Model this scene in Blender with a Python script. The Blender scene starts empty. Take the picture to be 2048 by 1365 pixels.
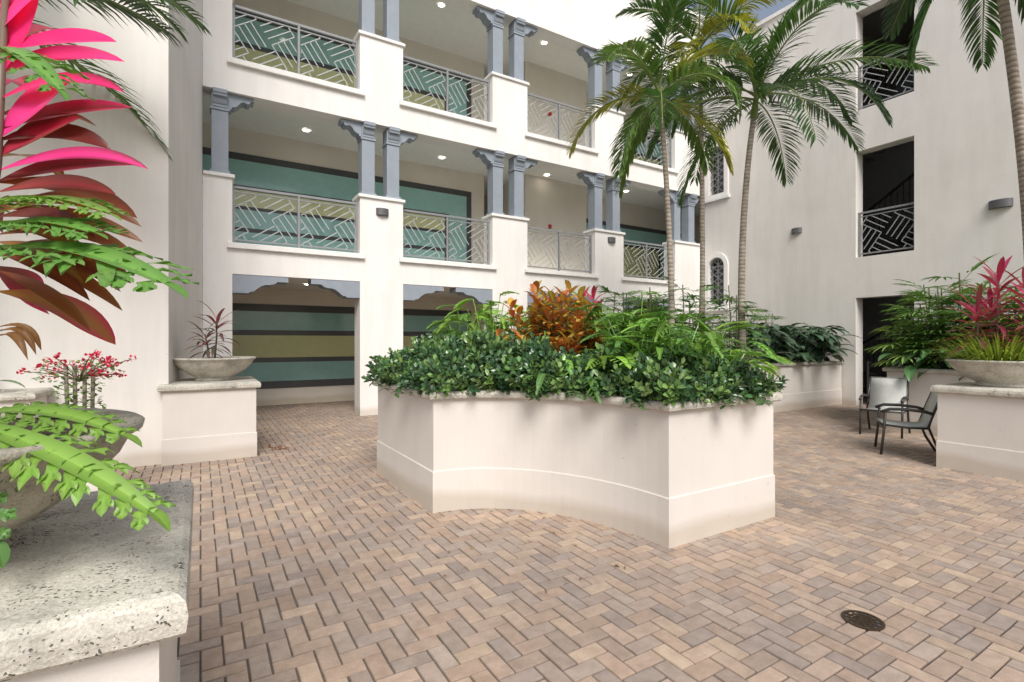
import bpy, math, random
import numpy as np
from mathutils import Vector, Matrix
random.seed(7)
R=random.random
def U(a,b): return a+(b-a)*random.random()
V=Vector
scene=bpy.context.scene
scene.view_settings.view_transform='Standard'
try: scene.view_settings.look='None'
except Exception: pass
scene.view_settings.exposure=0

# ---------------------------------------------------------------- materials
def nodes(name):
    m=bpy.data.materials.new(name); m.use_nodes=True
    nt=m.node_tree; b=nt.nodes['Principled BSDF']
    return m,nt,b
def N(nt,t,**k):
    n=nt.nodes.new(t)
    for a,v in k.items(): setattr(n,a,v)
    return n
def L(nt,a,b): nt.links.new(a,b)
def coords(nt,scale=(1,1,1)):
    tc=N(nt,'ShaderNodeTexCoord'); mp=N(nt,'ShaderNodeMapping'); mp.inputs['Scale'].default_value=scale
    L(nt,tc.outputs['Object'],mp.inputs['Vector']); return mp.outputs['Vector']
def noise(nt,vec,scale,detail=4,rough=.55):
    n=N(nt,'ShaderNodeTexNoise'); n.inputs['Scale'].default_value=scale; n.inputs['Detail'].default_value=detail
    n.inputs['Roughness'].default_value=rough
    L(nt,vec,n.inputs['Vector']); return n.outputs['Fac']
def ramp(nt,fac,stops):
    r=N(nt,'ShaderNodeValToRGB'); e=r.color_ramp.elements
    while len(e)<len(stops): e.new(.5)
    for i,(p,c) in enumerate(stops):
        e[i].position=p; e[i].color=(*c,1)
    L(nt,fac,r.inputs['Fac']); return r.outputs['Color']
def bump(nt,b,h,strength,dist=.01):
    n=N(nt,'ShaderNodeBump'); n.inputs['Strength'].default_value=strength; n.inputs['Distance'].default_value=dist
    L(nt,h,n.inputs['Height']); L(nt,n.outputs['Normal'],b.inputs['Normal'])
def mixc(nt,fac,a,b,mode='MIX'):
    m=N(nt,'ShaderNodeMix',data_type='RGBA',blend_type=mode)
    if isinstance(fac,(int,float)): m.inputs[0].default_value=fac
    else: L(nt,fac,m.inputs[0])
    for s,i in ((a,6),(b,7)):
        if isinstance(s,tuple): m.inputs[i].default_value=(*s,1)
        else: L(nt,s,m.inputs[i])
    return m.outputs[2]

def stucco(name,c,var=.06,streak=True):
    m,nt,b=nodes(name); v=coords(nt)
    n1=noise(nt,v,.9,4); n2=noise(nt,coords(nt,(2.2,2.2,.25)),1.6,4,.65)
    lo=tuple(x*(1-var*1.8) for x in c); hi=tuple(min(1,x*(1+var)) for x in c)
    col=ramp(nt,n1,[(.3,lo),(.7,hi)])
    st=ramp(nt,n2,[(.38,(.92,.91,.89)),(.56,(1,1,1))])
    col=mixc(nt,.6 if streak else .25,col,st,'MULTIPLY')
    sp=ramp(nt,noise(nt,v,17,2,.5),[(.20,(.72,.69,.64)),(.27,(1,1,1))])
    col=mixc(nt,.8,col,sp,'MULTIPLY')
    g=N(nt,'ShaderNodeNewGeometry'); sx=N(nt,'ShaderNodeSeparateXYZ'); L(nt,g.outputs['Position'],sx.inputs[0])
    ad=N(nt,'ShaderNodeMath',operation='MULTIPLY_ADD'); L(nt,n1,ad.inputs[0]); ad.inputs[1].default_value=-.22; L(nt,sx.outputs['Z'],ad.inputs[2])
    d=ramp(nt,ad.outputs[0],[(-0.0,(.80,.76,.70)),(.1,(1,1,1))])
    col=mixc(nt,1.0,col,d,'MULTIPLY')
    L(nt,col,b.inputs['Base Color']); b.inputs['Roughness'].default_value=.88
    bump(nt,b,noise(nt,v,95,3,.6),.25,.006); return m
def plain(name,c,rough=.5,metal=0,bs=0,var=.08):
    m,nt,b=nodes(name); v=coords(nt)
    n=noise(nt,v,6,3)
    L(nt,ramp(nt,n,[(.3,tuple(x*(1-var) for x in c)),(.7,tuple(min(1,x*(1+var)) for x in c))]),b.inputs['Base Color'])
    b.inputs['Roughness'].default_value=rough; b.inputs['Metallic'].default_value=metal
    if bs: bump(nt,b,noise(nt,v,60,3),bs,.005)
    return m
def coral(name,c):
    m,nt,b=nodes(name); v=coords(nt)
    vo=N(nt,'ShaderNodeTexVoronoi'); vo.inputs['Scale'].default_value=75; vo.inputs['Randomness'].default_value=1
    wv=N(nt,'ShaderNodeTexNoise'); wv.inputs['Scale'].default_value=30; L(nt,v,wv.inputs['Vector'])
    vm=N(nt,'ShaderNodeVectorMath',operation='MULTIPLY_ADD'); L(nt,wv.outputs['Color'],vm.inputs[0]); vm.inputs[1].default_value=(.05,.05,.05); L(nt,v,vm.inputs[2])
    L(nt,vm.outputs[0],vo.inputs['Vector'])
    msk=noise(nt,v,11,4)
    th=N(nt,'ShaderNodeMath',operation='MULTIPLY_ADD'); L(nt,msk,th.inputs[0]); th.inputs[1].default_value=-.95; L(nt,vo.outputs['Distance'],th.inputs[2])
    pit=N(nt,'ShaderNodeMapRange'); L(nt,th.outputs[0],pit.inputs['Value']); pit.inputs['From Min'].default_value=-.38; pit.inputs['From Max'].default_value=-.22
    base=ramp(nt,noise(nt,v,5,6,.68),[(.30,tuple(x*.55 for x in c)),(.5,tuple(x*.9 for x in c)),(.72,tuple(min(1,x*1.12) for x in c))])
    fine=ramp(nt,noise(nt,v,140,4,.75),[(.32,(.66,.65,.61)),(.6,(1.04,1.04,1.04))])
    base=mixc(nt,1.0,base,fine,'MULTIPLY')
    col=mixc(nt,pit.outputs[0],(.14,.13,.105),base)
    L(nt,col,b.inputs['Base Color']); b.inputs['Roughness'].default_value=.9
    ad=N(nt,'ShaderNodeMath',operation='ADD'); L(nt,pit.outputs[0],ad.inputs[0]); L(nt,noise(nt,v,60,4),ad.inputs[1])
    bump(nt,b,ad.outputs[0],.8,.006); return m
def leafmat(name,rough=.4,trans=.25,spec=.5):
    m,nt,b=nodes(name)
    a=N(nt,'ShaderNodeVertexColor',layer_name='Col')
    col=a.outputs['Color']
    L(nt,col,b.inputs['Base Color']); b.inputs['Roughness'].default_value=rough
    b.inputs['Specular IOR Level'].default_value=spec
    tr=N(nt,'ShaderNodeBsdfTranslucent'); L(nt,mixc(nt,1.0,col,(1.5,1.6,.9),'MULTIPLY'),tr.inputs['Color'])
    mx=N(nt,'ShaderNodeMixShader'); mx.inputs[0].default_value=trans
    out=nt.nodes['Material Output']
    L(nt,b.outputs[0],mx.inputs[1]); L(nt,tr.outputs[0],mx.inputs[2]); L(nt,mx.outputs[0],out.inputs['Surface'])
    return m
def emis(name,c,s):
    m,nt,b=nodes(name); b.inputs['Emission Color'].default_value=(*c,1); b.inputs['Emission Strength'].default_value=s; return m

M_WALL=stucco('white_stucco',(.83,.805,.775),.03)
M_WALLR=stucco('warm_stucco',(.78,.745,.70),.04)
M_PLANT=stucco('planter_stucco',(.68,.635,.585),.04,False)
M_TRIM=stucco('trim_white',(.83,.815,.79),.03)
M_CREAM=stucco('cream_stucco',(.80,.75,.66),.03,False)
M_CEIL=plain('ceiling_paint',(.82,.81,.76),.8,0,0,.03)
M_COL=plain('blue_grey_paint',(.27,.305,.35),.55,0,.1,.05)
M_RAIL=plain('rail_grey_metal',(.25,.255,.26),.4,.1)
M_BAR=plain('rail_bar_metal',(.42,.43,.43),.4,.1)
M_DARK=plain('dark_frame_paint',(.075,.078,.082),.35)
M_TEAL=plain('teal_panel',(.27,.48,.46),.12,0,0,.04)
M_TEAL2=plain('lit_teal_panel',(.33,.58,.55),.08,0,0,.04)  # same teal, colour lightened to carry the brighter light on upper floors
M_LIME=plain('lime_panel',(.55,.57,.30),.15,0,0,.04)
M_LIME2=plain('lit_lime_panel',(.66,.68,.38),.10,0,0,.04)  # same lime, bright reflection on upper panels put into the base colour
M_STAIR=plain('stair_grey',(.42,.41,.40),.7)
M_METAL=plain('chair_bronze',(.055,.052,.05),.4,.3)
M_SLING=plain('sling_fabric',(.50,.51,.48),.8,0,.3)
M_LAMP=plain('lamp_grey',(.12,.12,.125),.5,.2)
M_SOIL=plain('soil',(.07,.045,.03),.95,0,1,.4)
M_CORAL=coral('coral_stone',(.66,.625,.55))
M_CORALD=coral('weathered_coral_stone',(.48,.445,.36))
M_GLOW=emis('downlight_glow',(1,.92,.78),14)
M_RED=plain('alarm_red',(.5,.02,.02),.4)
M_BRONZE=plain('drain_bronze',(.09,.06,.035),.45,.7)
M_LEAF=leafmat('leaf',.42,.20)
M_GLOSS=leafmat('glossy_leaf',.25,.08,.6)
M_PETAL=leafmat('cordyline_leaf',.35,.30)
M_PALM=leafmat('palm_leaf',.40,.22)
def trunkmat():
    m,nt,b=nodes('palm_trunk')
    v=coords(nt,(1,1,1)); w=N(nt,'ShaderNodeTexWave',wave_type='BANDS',bands_direction='Z'); w.inputs['Scale'].default_value=4.5
    w.inputs['Distortion'].default_value=2.0; w.inputs['Detail'].default_value=3; L(nt,v,w.inputs['Vector'])
    c=ramp(nt,w.outputs['Fac'],[(.02,(.24,.20,.16)),(.2,(.36,.31,.26)),(1,(.42,.37,.31))])
    c=mixc(nt,1.0,c,ramp(nt,noise(nt,v,7,5),[(.3,(.62,.60,.56)),(.7,(1.1,1.1,1.1))]),'MULTIPLY')
    L(nt,c,b.inputs['Base Color']); b.inputs['Roughness'].default_value=.9; bump(nt,b,w.outputs['Fac'],.4,.012); return m
M_TRUNK=trunkmat()
def pavermat():
    m,nt,b=nodes('brick_pavers')
    a=N(nt,'ShaderNodeVertexColor',layer_name='Col'); v=coords(nt)
    g=ramp(nt,noise(nt,v,260,3,.7),[(.3,(.74,.73,.72)),(.65,(1.16,1.15,1.14))])
    big=ramp(nt,noise(nt,v,.55,5,.6),[(.3,(.80,.80,.82)),(.7,(1.10,1.08,1.05))])
    st=ramp(nt,noise(nt,v,11,5,.65),[(.35,(.84,.83,.82)),(.6,(1.05,1.05,1.05))])
    col=mixc(nt,1.0,mixc(nt,1.0,mixc(nt,1.0,a.outputs['Color'],g,'MULTIPLY'),big,'MULTIPLY'),st,'MULTIPLY')
    L(nt,col,b.inputs['Base Color']); b.inputs['Roughness'].default_value=.85
    bump(nt,b,noise(nt,v,180,4,.7),.6,.004); return m
M_PAVE=pavermat()
M_SAND=plain('joint_sand',(.16,.13,.105),.95,0,.5,.3)

# ---------------------------------------------------------------- mesh builder
class MB:
    def __init__(s): s.v=[];s.f=[];s.c=[];s.m=[];s.mats=[]
    def mat(s,m):
        if m not in s.mats: s.mats.append(m)
        return s.mats.index(m)
    def add(s,vs,fs,m,c=(1,1,1)):
        o=len(s.v); s.v+= [tuple(p) for p in vs]
        if isinstance(c,list): s.c+=c
        else: s.c+=[c]*len(vs)
        k=s.mat(m)
        for f in fs: s.f.append(tuple(i+o for i in f)); s.m.append(k)
    def box(s,x0,x1,y0,y1,z0,z1,m):
        s.add([(x0,y0,z0),(x1,y0,z0),(x1,y1,z0),(x0,y1,z0),(x0,y0,z1),(x1,y0,z1),(x1,y1,z1),(x0,y1,z1)],
              [(0,3,2,1),(4,5,6,7),(0,1,5,4),(1,2,6,5),(2,3,7,6),(3,0,4,7)],m)
    def beam(s,p,q,w,h,m,up=(0,0,1)):
        p=V(p);q=V(q);d=(q-p)
        if d.length<1e-5:return
        d.normalize(); up=V(up)
        if abs(d.dot(up))>.98: up=V((1,0,0)) if abs(d.x)<.9 else V((0,1,0))
        a=d.cross(up).normalized(); b=a.cross(d).normalized()
        vs=[]
        for o in (p,q):
            for i,j in ((-1,-1),(1,-1),(1,1),(-1,1)): vs.append(o+a*(i*w/2)+b*(j*h/2))
        s.add(vs,[(0,1,2,3),(7,6,5,4),(0,4,5,1),(1,5,6,2),(2,6,7,3),(3,7,4,0)],m)
    def tube(s,pts,rad,m,n=8,c=(1,1,1),cap=True):
        pts=[V(p) for p in pts]; vs=[];k=len(pts)
        for i,p in enumerate(pts):
            d=(pts[min(i+1,k-1)]-pts[max(i-1,0)]).normalized()
            u=V((0,0,1)) if abs(d.z)<.95 else V((1,0,0))
            a=d.cross(u).normalized(); b=d.cross(a).normalized()
            r=rad[i] if isinstance(rad,(list,tuple)) else rad
            for j in range(n):
                t=2*math.pi*j/n; vs.append(p+a*math.cos(t)*r+b*math.sin(t)*r)
        fs=[(i*n+j,i*n+(j+1)%n,(i+1)*n+(j+1)%n,(i+1)*n+j) for i in range(k-1) for j in range(n)]
        if cap: fs+= [tuple(range(n-1,-1,-1)),tuple((k-1)*n+j for j in range(n))]
        s.add(vs,fs,m,c)
    def prism(s,poly,fn,d0,d1,m):
        n=len(poly); vs=[fn(a,b,d0) for a,b in poly]+[fn(a,b,d1) for a,b in poly]
        s.add(vs,[tuple(range(n)),tuple(range(2*n-1,n-1,-1))]+[(i,(i+1)%n,n+(i+1)%n,n+i)[::-1] for i in range(n)],m)
    def lathe(s,prof,cx,cy,m,n=48):
        vs=[(cx+r*math.cos(2*math.pi*j/n),cy+r*math.sin(2*math.pi*j/n),z) for r,z in prof for j in range(n)]
        fs=[(i*n+j,i*n+(j+1)%n,(i+1)*n+(j+1)%n,(i+1)*n+j) for i in range(len(prof)-1) for j in range(n)]
        s.add(vs,fs,m)
    def obj(s,name,parent=None,smooth=False,bevel=0,recalc=True,col=False):
        me=bpy.data.meshes.new(name); me.from_pydata(s.v,[],s.f)
        for m in s.mats: me.materials.append(m)
        me.polygons.foreach_set('material_index',s.m)
        if any(m in (M_LEAF,M_GLOSS,M_PETAL,M_PALM) for m in s.mats): col=True
        if col:
            ca=me.color_attributes.new('Col','FLOAT_COLOR','POINT')
            arr=np.ones((len(s.v),4),dtype=np.float32); arr[:,:3]=np.array(s.c,dtype=np.float32); ca.data.foreach_set('color',arr.ravel())
        if smooth: me.polygons.foreach_set('use_smooth',[True]*len(s.f))
        me.update()
        if recalc:
            import bmesh
            bm=bmesh.new(); bm.from_mesh(me); bmesh.ops.recalc_face_normals(bm,faces=bm.faces); bm.to_mesh(me); bm.free()
        o=bpy.data.objects.new(name,me); scene.collection.objects.link(o)
        if parent: o.parent=parent
        if bevel:
            b=o.modifiers.new('bevel','BEVEL'); b.width=bevel; b.segments=2; b.limit_method='ANGLE'
        return o
def empty(name,loc=(0,0,0)):
    e=bpy.data.objects.new(name,None); scene.collection.objects.link(e); return e

def grid_wall(mb,us,zs,solid,fn,d0,d1,m,edge=None):
    nu=len(us)-1;nz=len(zs)-1
    S=lambda i,j: 0<=i<nu and 0<=j<nz and solid((us[i]+us[i+1])/2,(zs[j]+zs[j+1])/2)
    q=lambda pts: mb.add([fn(*p) for p in pts],[(0,1,2,3)],m)
    for i in range(nu):
        for j in range(nz):
            if not S(i,j): continue
            a,b,c,d=us[i],us[i+1],zs[j],zs[j+1]
            q([(a,c,d0),(b,c,d0),(b,d,d0),(a,d,d0)]); q([(a,c,d1),(a,d,d1),(b,d,d1),(b,c,d1)])
            if not S(i-1,j): q([(a,c,d0),(a,d,d0),(a,d,d1),(a,c,d1)])
            if not S(i+1,j): q([(b,c,d0),(b,c,d1),(b,d,d1),(b,d,d0)])
            if not S(i,j-1): q([(a,c,d0),(a,c,d1),(b,c,d1),(b,c,d0)])
            if not S(i,j+1): q([(a,d,d0),(b,d,d0),(b,d,d1),(a,d,d1)])

# ---------------------------------------------------------------- ground
mb=MB(); mb.add([(-400,-400,-.012),(400,-400,-.012),(400,400,-.012),(-400,400,-.012)],[(0,1,2,3)],M_SAND); mb.obj('ground')
def paving():
    w=.1; g=.0026; bv=.005
    pal=np.array([(.455,.35,.275),(.41,.32,.255),(.38,.305,.255),(.35,.29,.25),(.48,.375,.285),(.43,.325,.25),(.40,.33,.275)])
    rs=np.random.RandomState(3)
    rects=[]
    for ix in range(-35,180):
        for iy in range(-20,142):
            k=(ix-iy)%4
            if k==0: rects.append((ix*w,iy*w,(ix+2)*w,(iy+1)*w))
            elif k==2: rects.append((ix*w,(iy-1)*w,(ix+1)*w,(iy+1)*w))
    r=np.array(rects); n=len(r)
    dz=rs.uniform(-.0015,.0015,n); tl=rs.uniform(-.0010,.0010,(n,2))
    j=rs.uniform(-.0012,.0012,(n,4))
    x0=r[:,0]+g+j[:,0];y0=r[:,1]+g+j[:,1];x1=r[:,2]-g+j[:,2];y1=r[:,3]-g+j[:,3]
    v=np.zeros((n,8,3))
    for k,(a,b) in enumerate(((x0,y0),(x1,y0),(x1,y1),(x0,y1))):
        v[:,k,0]=a; v[:,k,1]=b; v[:,k,2]=-.009
    for k,(a,b,sx,sy) in enumerate(((x0+bv,y0+bv,-1,-1),(x1-bv,y0+bv,1,-1),(x1-bv,y1-bv,1,1),(x0+bv,y1-bv,-1,1))):
        v[:,4+k,0]=a; v[:,4+k,1]=b; v[:,4+k,2]=dz+sx*tl[:,0]+sy*tl[:,1]
    f=np.array([(4,5,6,7),(0,1,5,4),(1,2,6,5),(2,3,7,6),(3,0,4,7)])
    F=(f[None]+np.arange(n)[:,None,None]*8).reshape(-1,4)
    me=bpy.data.meshes.new('brick_paving'); me.from_pydata(v.reshape(-1,3).tolist(),[],F.tolist())
    c=pal[rs.randint(0,len(pal),n)]*rs.uniform(.88,1.08,(n,1))
    C=np.ones((n,8,4),dtype=np.float32); C[:,:,:3]=c[:,None,:]; C[:,:4,:3]*=.5
    me.color_attributes.new('Col','FLOAT_COLOR','POINT').data.foreach_set('color',C.ravel())
    me.materials.append(M_PAVE); me.update()
    o=bpy.data.objects.new('brick_paving',me); scene.collection.objects.link(o)
paving()
mb=MB()
cx,cy=3.236,1.46
mb.lathe([(.105,-.005),(.105,.007),(.088,.007),(.088,.001)],cx,cy,M_BRONZE,32)
mb.lathe([(.088,.0018),(.0001,.0018)],cx,cy,M_DARK,32)
for rr in (.02,.042,.064): mb.lathe([(rr+.006,.002),(rr+.006,.006),(rr-.006,.006),(rr-.006,.002)],cx,cy,M_BRONZE,24)
for k in range(12):
    a=k*math.pi/6; mb.beam((cx+.01*math.cos(a),cy+.01*math.sin(a),.0045),(cx+.09*math.cos(a),cy+.09*math.sin(a),.0045),.007,.005,M_BRONZE)
mb.obj('floor_drain')

# ---------------------------------------------------------------- main apartment building
bld=empty('apartment_building')
YF=11.0; YB=11.45; YW=14.0
ops=[(.51,2.90),(3.85,6.13),(7.15,9.40),(10.47,12.64)]
piers=[(.03,.51),(2.90,3.85),(6.13,7.15),(9.40,10.47),(12.64,13.9)]
us=[.03,.51,2.90,3.85,6.13,7.15,9.40,10.47,12.64,13.9]
zs=[0,2.87,3.44,4.67,6.30,6.91,8.14,9.77,11.9]
def sol(u,z):
    ino=any(a<u<b for a,b in ops)
    if z<2.87: return not ino
    if z<3.44: return True
    if z<4.67: return not ino
    if z<6.30: return False
    if z<6.91: return True
    if z<8.14: return not ino
    if z<9.77: return False
    return True
mb=MB(); grid_wall(mb,us,zs,sol,lambda u,z,d:(u,d,z),YF,YB,M_WALL)
mb.box(-1,14.3,10.86,10.998,11.72,11.86,M_TRIM); mb.box(-1,14.3,10.78,10.998,11.862,11.98,M_TRIM)
mb.obj('facade_wall',bld)
mb=MB()
for a,b in ops:
    for zt in (3.455,6.925): mb.box(a-.09,b+.09,10.925,11.38,zt-.105,zt,M_TRIM)
for i,(a,b) in enumerate(piers):
    for zt in (4.672,8.142): mb.box(a-(.04 if i else -.005),min(b+.04,13.89),10.955,11.49,zt,zt+.065,M_TRIM)
mb.obj('sills_and_pier_caps',bld,bevel=.008)
mb=MB()
CORB=[(0,0),(.43,0),(.43,-.075),(.375,-.075),(.36,-.12),(.315,-.135),(.27,-.115),(.235,-.115),(.19,-.15),(.155,-.205),(.10,-.245),(.05,-.255),(.05,-.30),(0,-.30)]
def column(x0,x1,side,zb,zt):
    mb.box(x0-.03,x1+.03,11.05,11.40,zb,zb+.07,M_COL)
    mb.box(x0,x1,11.08,11.37,zb+.072,zt-.36,M_COL)
    mb.box(x0-.02,x1+.02,11.06,11.39,zt-.358,zt-.31,M_COL)
    mb.box(x0-.003,x1+.003,11.073,11.375,zt-.309,zt+.002,M_COL)
    for s in side:
        xx=x1+.004 if s>0 else x0-.004
        mb.prism([(p,q) for p,q in CORB],lambda p,q,d:(xx+s*p,d,zt+q-.002),11.09,11.355,M_COL)
    mb.prism([(p*.30,q) for p,q in CORB],lambda p,q,d:(d,11.072-p,zt+q-.002),x0+.02,x1-.02,M_COL)
for zb,zt in ((4.738,6.30),(8.208,9.77)):
    column(.17,.45,(1,),zb,zt)
    for a,b in piers[1:]:
        column(a+.06,a+.34,(-1,),zb,zt); column(min(b,13.7)-.34,min(b,13.7)-.06,(1,),zb,zt)
mb.obj('columns_and_corbels',bld,bevel=.006)
mb=MB()
SC=[(0,0),(.98,0),(.98,-.11),(.78,-.11),(.74,-.15),(.66,-.175),(.57,-.18),(.50,-.205),(.43,-.255),(.37,-.31),(.34,-.325),(.30,-.325),(.27,-.355),(0,-.355)]
for a,b in ops:
    for x,s in ((a+.002,1),(b-.002,-1)):
        mb.prism(SC,lambda p,q,d:(x+s*p,d,2.868+q),11.01,11.38,M_COL)
mb.obj('scalloped_brackets',bld,bevel=.005)
mb=MB()
for z0,z1 in ((2.90,3.40),(6.72,6.87),(10.19,10.4)):
    mb.box(-3,17.5,11.452,16.5,z0,z1,M_CEIL)
mb.box(-3,17.5,11.452,16.5,3.401,3.405,M_TRIM)
mb.obj('corridor_slabs',bld)
mb=MB()
for z0,z1 in ((0,2.899),(3.406,6.719),(6.871,10.189)):
    mb.box(-3,7.5,YW,14.3,z0,z1,M_CREAM)
    mb.box(7.2,7.5,14.3,16.4,z0,z1,M_CREAM)
    mb.box(8.5,10.9,13.2,13.4,z0,z1,M_CREAM); mb.box(10.7,10.9,13.4,16.4,z0,z1,M_CREAM)
    mb.box(8.5,8.7,13.4,16.4,z0,z1,M_CREAM)
    mb.box(10.9,17.5,YW,14.3,z0,z1,M_CREAM)
    mb.box(7.5,8.5,16.3,16.45,z0,z1,M_CREAM)
    mb.box(-3.2,-3.0,11.46,14.3,z0,z1,M_CREAM); mb.box(17.5,17.7,11.46,14.3,z0,z1,M_CREAM)
mb.box(7.6,8.4,16.24,16.299,0.02,2.2,M_DARK); mb.box(7.6,8.4,16.24,16.299,3.41,5.6,M_DARK)
mb.obj('corridor_walls',bld)
mb=MB()
def panel(x0,x1,z0,z1,m,lay): mb.box(x0,x1,YW-.02-.012*lay,YW-.001,z0,z1,m)
panel(-2.9,7.05,.42,2.51,M_DARK,0)
for z0,z1,m in ((1.87,2.33,M_TEAL),(1.19,1.74,M_LIME),(.60,1.07,M_TEAL)): panel(-2.8,6.9,z0,z1,m,1)
for dz in (0,3.47):
    panel(-2.9,7.05,3.52+dz,6.14+dz,M_DARK,0); panel(-2.8,6.88,3.6+dz,5.97+dz,M_TEAL2,1)
    panel(-2.8,6.3,3.55+dz,5.36+dz,M_DARK,2)
    panel(-2.7,6.15,4.86+dz,5.24+dz,M_LIME2,3); panel(-2.7,6.15,4.34+dz,4.78+dz,M_TEAL2,3); panel(-2.7,6.15,3.65+dz,4.24+dz,M_TEAL2,3)
    panel(11.1,16.8,3.52+dz,5.9+dz,M_DARK,0); panel(11.2,16.7,3.6+dz,5.75+dz,M_TEAL2,1)
    panel(12.9,15.2,3.8+dz,5.2+dz,M_DARK,2); panel(13.0,15.1,3.9+dz,5.08+dz,M_LIME,3)
mb.obj('striped_wall_panels',bld)
mb=MB()
for (x,y,z) in [(2.19,13.2,6.718),(5.74,13.2,6.718),(9.1,12.9,6.718),(12.4,12.9,6.718),(2.0,12.1,10.188),(5.25,12.1,10.188),(8.44,12.1,10.188),(11.8,12.1,10.188),(2.1,12.4,2.898),(5.2,12.1,2.898),(8.6,12.1,2.898)]:
    mb.lathe([(.08,z-.001),(.08,z-.012),(.0001,z-.012)],x,y,M_GLOW,20); mb.lathe([(.11,z-.001),(.11,z-.010),(.08,z-.014)],x,y,M_TRIM,20)
mb.obj('recessed_downlights',bld)
mb=MB(); mb.box(9.36,9.46,13.14,13.199,5.15,5.27,M_RED); mb.box(9.36,9.46,13.14,13.199,8.7,8.82,M_RED); mb.obj('fire_alarm_strobe',bld,bevel=.01)

def railing(mb,P,width,z0,h=1.10,nb=2,m=M_RAIL):
    zb=z0+.09; zt=z0+h
    def bm(u0,a,u1,b,w,dep,mm=m): 
        p=V(P(u0,a,0));q=V(P(u1,b,0)); n=(V(P(0,0,1))-V(P(0,0,0)))
        mb.beam(p,q,dep,w,mm,up=(q-p).cross(n))
    bm(0,zt,width,zt,.045,.05); bm(0,zb,width,zb,.03,.035); bm(0,zt-.09,width,zt-.09,.022,.03)
    W=width/nb
    for k in range(nb+1):
        u=min(max(k*W,.025),width-.025); bm(u,z0,u,zt,.045,.045)
    B=.50; nsp=4; sp=B/nsp; th=math.radians(34)
    c,s=math.cos(th),math.sin(th)
    for k in range(nb):
        u0=k*W+.04;u1=(k+1)*W-.04; v0=zb+.01; v1=zt-.10
        cx_,cy_=(u0+u1)/2+.1,(v0+v1)/2
        for i in range(-4,5):
            for j in range(-4,5):
                for t in range(nsp):
                    if (i+j)%2==0:
                        y=j*B+t*sp; A=(i*B,y); C=((i+1)*B,y)
                    else:
                        x=i*B+t*sp; A=(x,j*B); C=(x,(j+1)*B)
                    a=(cx_+A[0]*c-A[1]*s,cy_+A[0]*s+A[1]*c); d=(cx_+C[0]*c-C[1]*s,cy_+C[0]*s+C[1]*c)
                    t0,t1=0,1; dx,dy=d[0]-a[0],d[1]-a[1]; ok=True
                    for p_,q_ in ((-dx,a[0]-u0),(dx,u1-a[0]),(-dy,a[1]-v0),(dy,v1-a[1])):
                        if abs(p_)<1e-9:
                            if q_<0: ok=False
                        else:
                            r=q_/p_
                            if p_<0: t0=max(t0,r)
                            else: t1=min(t1,r)
                    if ok and t1-t0>.03: bm(a[0]+dx*t0,a[1]+dy*t0,a[0]+dx*t1,a[1]+dy*t1,.017,.014,M_BAR)
mb=MB()
for a,b in ops:
    for z in (3.455,6.925): railing(mb,lambda u,z_,d:(a+u,11.16+d,z_),b-a,z)
mb.obj('fretwork_railings',bld)

def lamp(P,r,h):
    mb=MB(); pts=[(r*math.cos(math.pi*k/12),r*.62*math.sin(math.pi*k/12)) for k in range(13)]
    mb.prism(pts,lambda a,b,d:P(a,b+.002,d),0,h,M_LAMP); mb.obj('wall_lamp',bevel=.006)
lamp(lambda a,b,d:(3.38+a,YF-b,4.33+d),.14,.15)
lamp(lambda a,b,d:(10.0+a,YF-b,4.4+d),.14,.15)
lamp(lambda a,b,d:(13.9-b,3.73+a,4.3+d),.19,.17)
lamp(lambda a,b,d:(13.9-b,7.9+a,4.53+d),.14,.15)

# ---------------------------------------------------------------- stair wing on the right
wing=empty('stair_wing_building'); XR=13.9
yo=(5.21,6.43); YA=10.43
us=[-7,5.21,6.43,YA-.29,YA+.29,10.998]; AZ=[(2.75,3.95),(6.22,7.45)]
zs=sorted([0,2.67,3.67,6.29,7.3,9.75,10.75]+[AZ[0][0],AZ[0][1]+.29,AZ[1][0],AZ[1][1]+.29])
def sol(u,z):
    if yo[0]<u<yo[1]: return not (z<2.67 or 3.67<z<6.29 or 7.3<z<9.75)
    if abs(u-YA)<.29: return not any(a<z<b+.29 for a,b in AZ)
    return True
mb=MB(); grid_wall(mb,us,zs,sol,lambda u,z,d:(d,u,z),XR,XR+.35,M_WALLR)
mb.box(XR-.06,XR+.4,-7,10.99,10.752,10.86,M_TRIM)
mb.obj('wing_wall',wing)
mb=MB()
for a,b in AZ:
    outer=[(-.42,a-.12),(.42,a-.12)]+[(.42*math.cos(t),b+.42*math.sin(t)) for t in [math.pi*k/16 for k in range(17)]]
    inner=[(-.28,a),(.28,a)]+[(.28*math.cos(t),b+.28*math.sin(t)) for t in [math.pi*k/16 for k in range(17)]]
    n=len(outer)
    vs=[(XR-.05,YA+p,q) for p,q in outer]+[(XR-.05,YA+p,q) for p,q in inner]+[(XR-.001,YA+p,q) for p,q in outer]+[(XR+.1,YA+p,q) for p,q in inner]
    fs=[]
    for i in range(n):
        j=(i+1)%n; fs+=[(i,j,n+j,n+i),(i,2*n+i,2*n+j,j),(n+i,n+j,3*n+j,3*n+i)]
    mb.add(vs,fs,M_TRIM)
    mb.box(XR-.09,XR-.001,YA-.48,YA+.48,a-.2,a-.121,M_TRIM)
    mb.box(XR+.22,XR+.24,YA-.285,YA+.285,a+.002,b+.285,M_DARK)
    z=a
    while z<b+.1:
        for s in (-1,1): mb.beam((XR+.06,YA-s*.27,z),(XR+.06,YA+s*.27,z+.42),.02,.02,M_RAIL)
        z+=.21
    mb.beam((XR+.06,YA,a),(XR+.06,YA,b+.27),.025,.025,M_RAIL)
    for zz in (a+.02,b): mb.beam((XR+.06,YA-.27,zz),(XR+.06,YA+.27,zz),.025,.03,M_RAIL)
mb.obj('arched_windows',wing)
mb=MB()
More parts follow.
